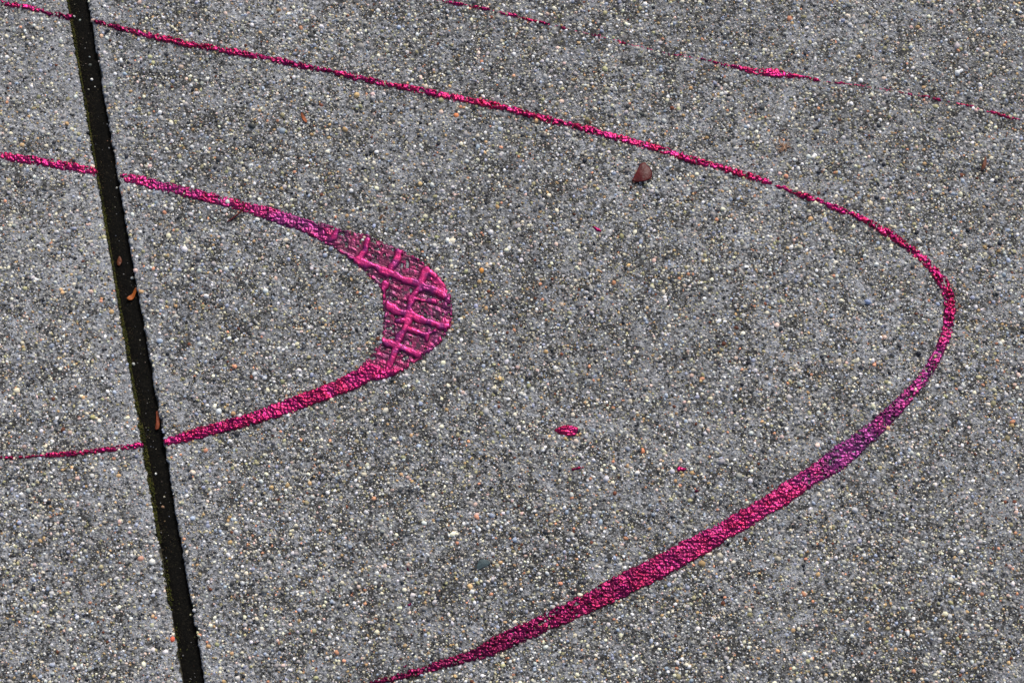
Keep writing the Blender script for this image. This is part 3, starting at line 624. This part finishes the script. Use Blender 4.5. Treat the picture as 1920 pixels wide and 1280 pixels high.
flake('bud_scale', [(1838, 321), (1841, 311), (1844, 301), (1847, 294), (1849, 301), (1848, 311), (1845, 318), (1842, 322)], (104, 58, 36), lambda a, b: 3.0 + 1.5 * (1 - a * a), 1.5,
      'narrow pointed brown bud scale near the right edge of the paving', 'bud scale', G_L, edge=(28, 22, 24), rnd=2)
flake('bark_flake', [(564, 214), (567, 213), (571, 219), (576, 228), (575, 231), (570, 228), (566, 222)], (150, 78, 34), lambda a, b: 3.2 + 0.8 * (1 - a * a), 1.2, 'small orange flake between the top line and the inner loop', 'plant flake', G_L, rnd=3)
flake('bark_flake', [(711, 412), (712, 408), (715, 403), (718, 404), (717, 408), (714, 412)], (104, 72, 46), lambda a, b: 3.0 + 0.8 * (1 - a * a), 1.2, 'tiny curled brown scrap just above the crescent', 'plant flake', G_L, rnd=4)
JZ = -0.0046 / U
flake('leaf_fragment', [(219, 481), (222, 477), (226, 482), (226, 488), (222, 495), (218, 493), (217, 487)], (100, 56, 36), lambda a, b: JZ + 1.0 + 1.5 * (1 - a * a), 1.0, 'dull brown leaf scrap in the joint, topmost of those lying there', 'leaf fragment', G_L, rnd=5)
flake('leaf_fragment', [(236, 557), (240, 552), (246, 548), (249, 541), (253, 536), (255, 540), (252, 549), (248, 557), (241, 560)], (168, 88, 30), lambda a, b: JZ + 2.0 + 3.5 * np.abs(a), 1.0, 'bright orange folded leaf scrap in the joint level with the crescent', 'leaf fragment', G_L, rnd=6)
flake('leaf_fragment', [(291, 769), (296, 769), (298, 778), (298, 790), (296, 801), (290, 803), (289, 799), (291, 790)], (136, 68, 42), lambda a, b: JZ + 2.0 + 2.5 * (1 - a * a), 1.0, 'long orange brown sliver against the right side of the joint', 'leaf fragment', G_L, rnd=7)
flake('stone_chip', [(893, 1066), (895, 1058), (898, 1051), (906, 1048), (914, 1050), (919, 1054), (915, 1060), (906, 1063), (899, 1067)], (74, 90, 94), lambda a, b: 2.4 + 1.2 * a - 0.8 * np.abs(b), 2.6, 'flat dark green grey stone chip set in the concrete above the lower curve', 'stone chip', None, rnd=8)

def rod(path, radius, colour, name, mat, K=6):
    """a tapering stem through photograph points (x, y, height)"""
    s_ = spline(path, 1.5); n_ = len(s_); co = []
    pt = P(s_[:, 0], s_[:, 1]); pt[:, 2] = s_[:, 2] * U
    tg = np.gradient(pt, axis=0); tg /= np.linalg.norm(tg, axis=1)[:, None] + 1e-12
    sd_ = np.cross(tg, [0, 0, 1.0]); sd_ /= np.linalg.norm(sd_, axis=1)[:, None] + 1e-12; up = np.cross(sd_, tg)
    rad = radius * U * (0.45 + 0.55 * np.sin(np.linspace(0.25, 2.9, n_)))
    for k in range(K):
        a_ = 2 * math.pi * k / K; co.append(pt + rad[:, None] * (math.cos(a_) * sd_ + math.sin(a_) * up))
    co = np.stack(co, 1).reshape(-1, 3); i = np.arange(n_ - 1)[:, None] * K; k = np.arange(K)[None]; k2 = (k + 1) % K
    q = np.stack([i + k, i + k2, i + K + k2, i + K + k], -1).reshape(-1, 4)
    caps = np.array([list(range(K))[::-1], [(n_ - 1) * K + j for j in range(K)]])
    return co, q, caps, np.tile(np.array([[*lin(*colour), 0.0]]), (len(co), 1))
co, q, caps, cl = rod([(426, 417, 2.5), (440, 408, 3.5), (452, 399, 6), (458, 392, 9), (460, 384, 11)], 1.9, (86, 34, 34), 'twig', None)
cc, lp, st, mi, cl = join_parts([(co, [q, caps], 0, cl)])
tag(link('twig', mesh_from('twig', cc, lp, st, mi, True, cl), [MAT_LITTER]), 'thin dark red curved twig leaning on the upper arm of the inner loop', 'twig', G_L)

parts = []                                                            # a flattened tuft of tan fibres
for k in range(26):
    a_ = random.uniform(0, 2 * math.pi); L_ = random.uniform(6, 15); bx, by = 1469 + random.uniform(-4, 4), 275 + random.uniform(-5, 5)
    co, q, caps, cl = rod([(bx, by, 2.6), (bx + math.cos(a_) * L_ * .5, by + math.sin(a_) * L_ * .5, 3.4), (bx + math.cos(a_ + .4) * L_, by + math.sin(a_ + .4) * L_, 2.0)], 0.75, random.choice([(182, 150, 124), (160, 126, 102), (128, 96, 78)]), 'f', None, 4)
    parts.append((co, [q, caps], 0, cl))
cc, lp, st, mi, cl = join_parts(parts)
tag(link('seed_tuft', mesh_from('seed_tuft', cc, lp, st, mi, True, cl), [MAT_LITTER]), 'faint tan tuft of fibres between the outer loop and the broken hairline streak', 'seed tuft', G_L)
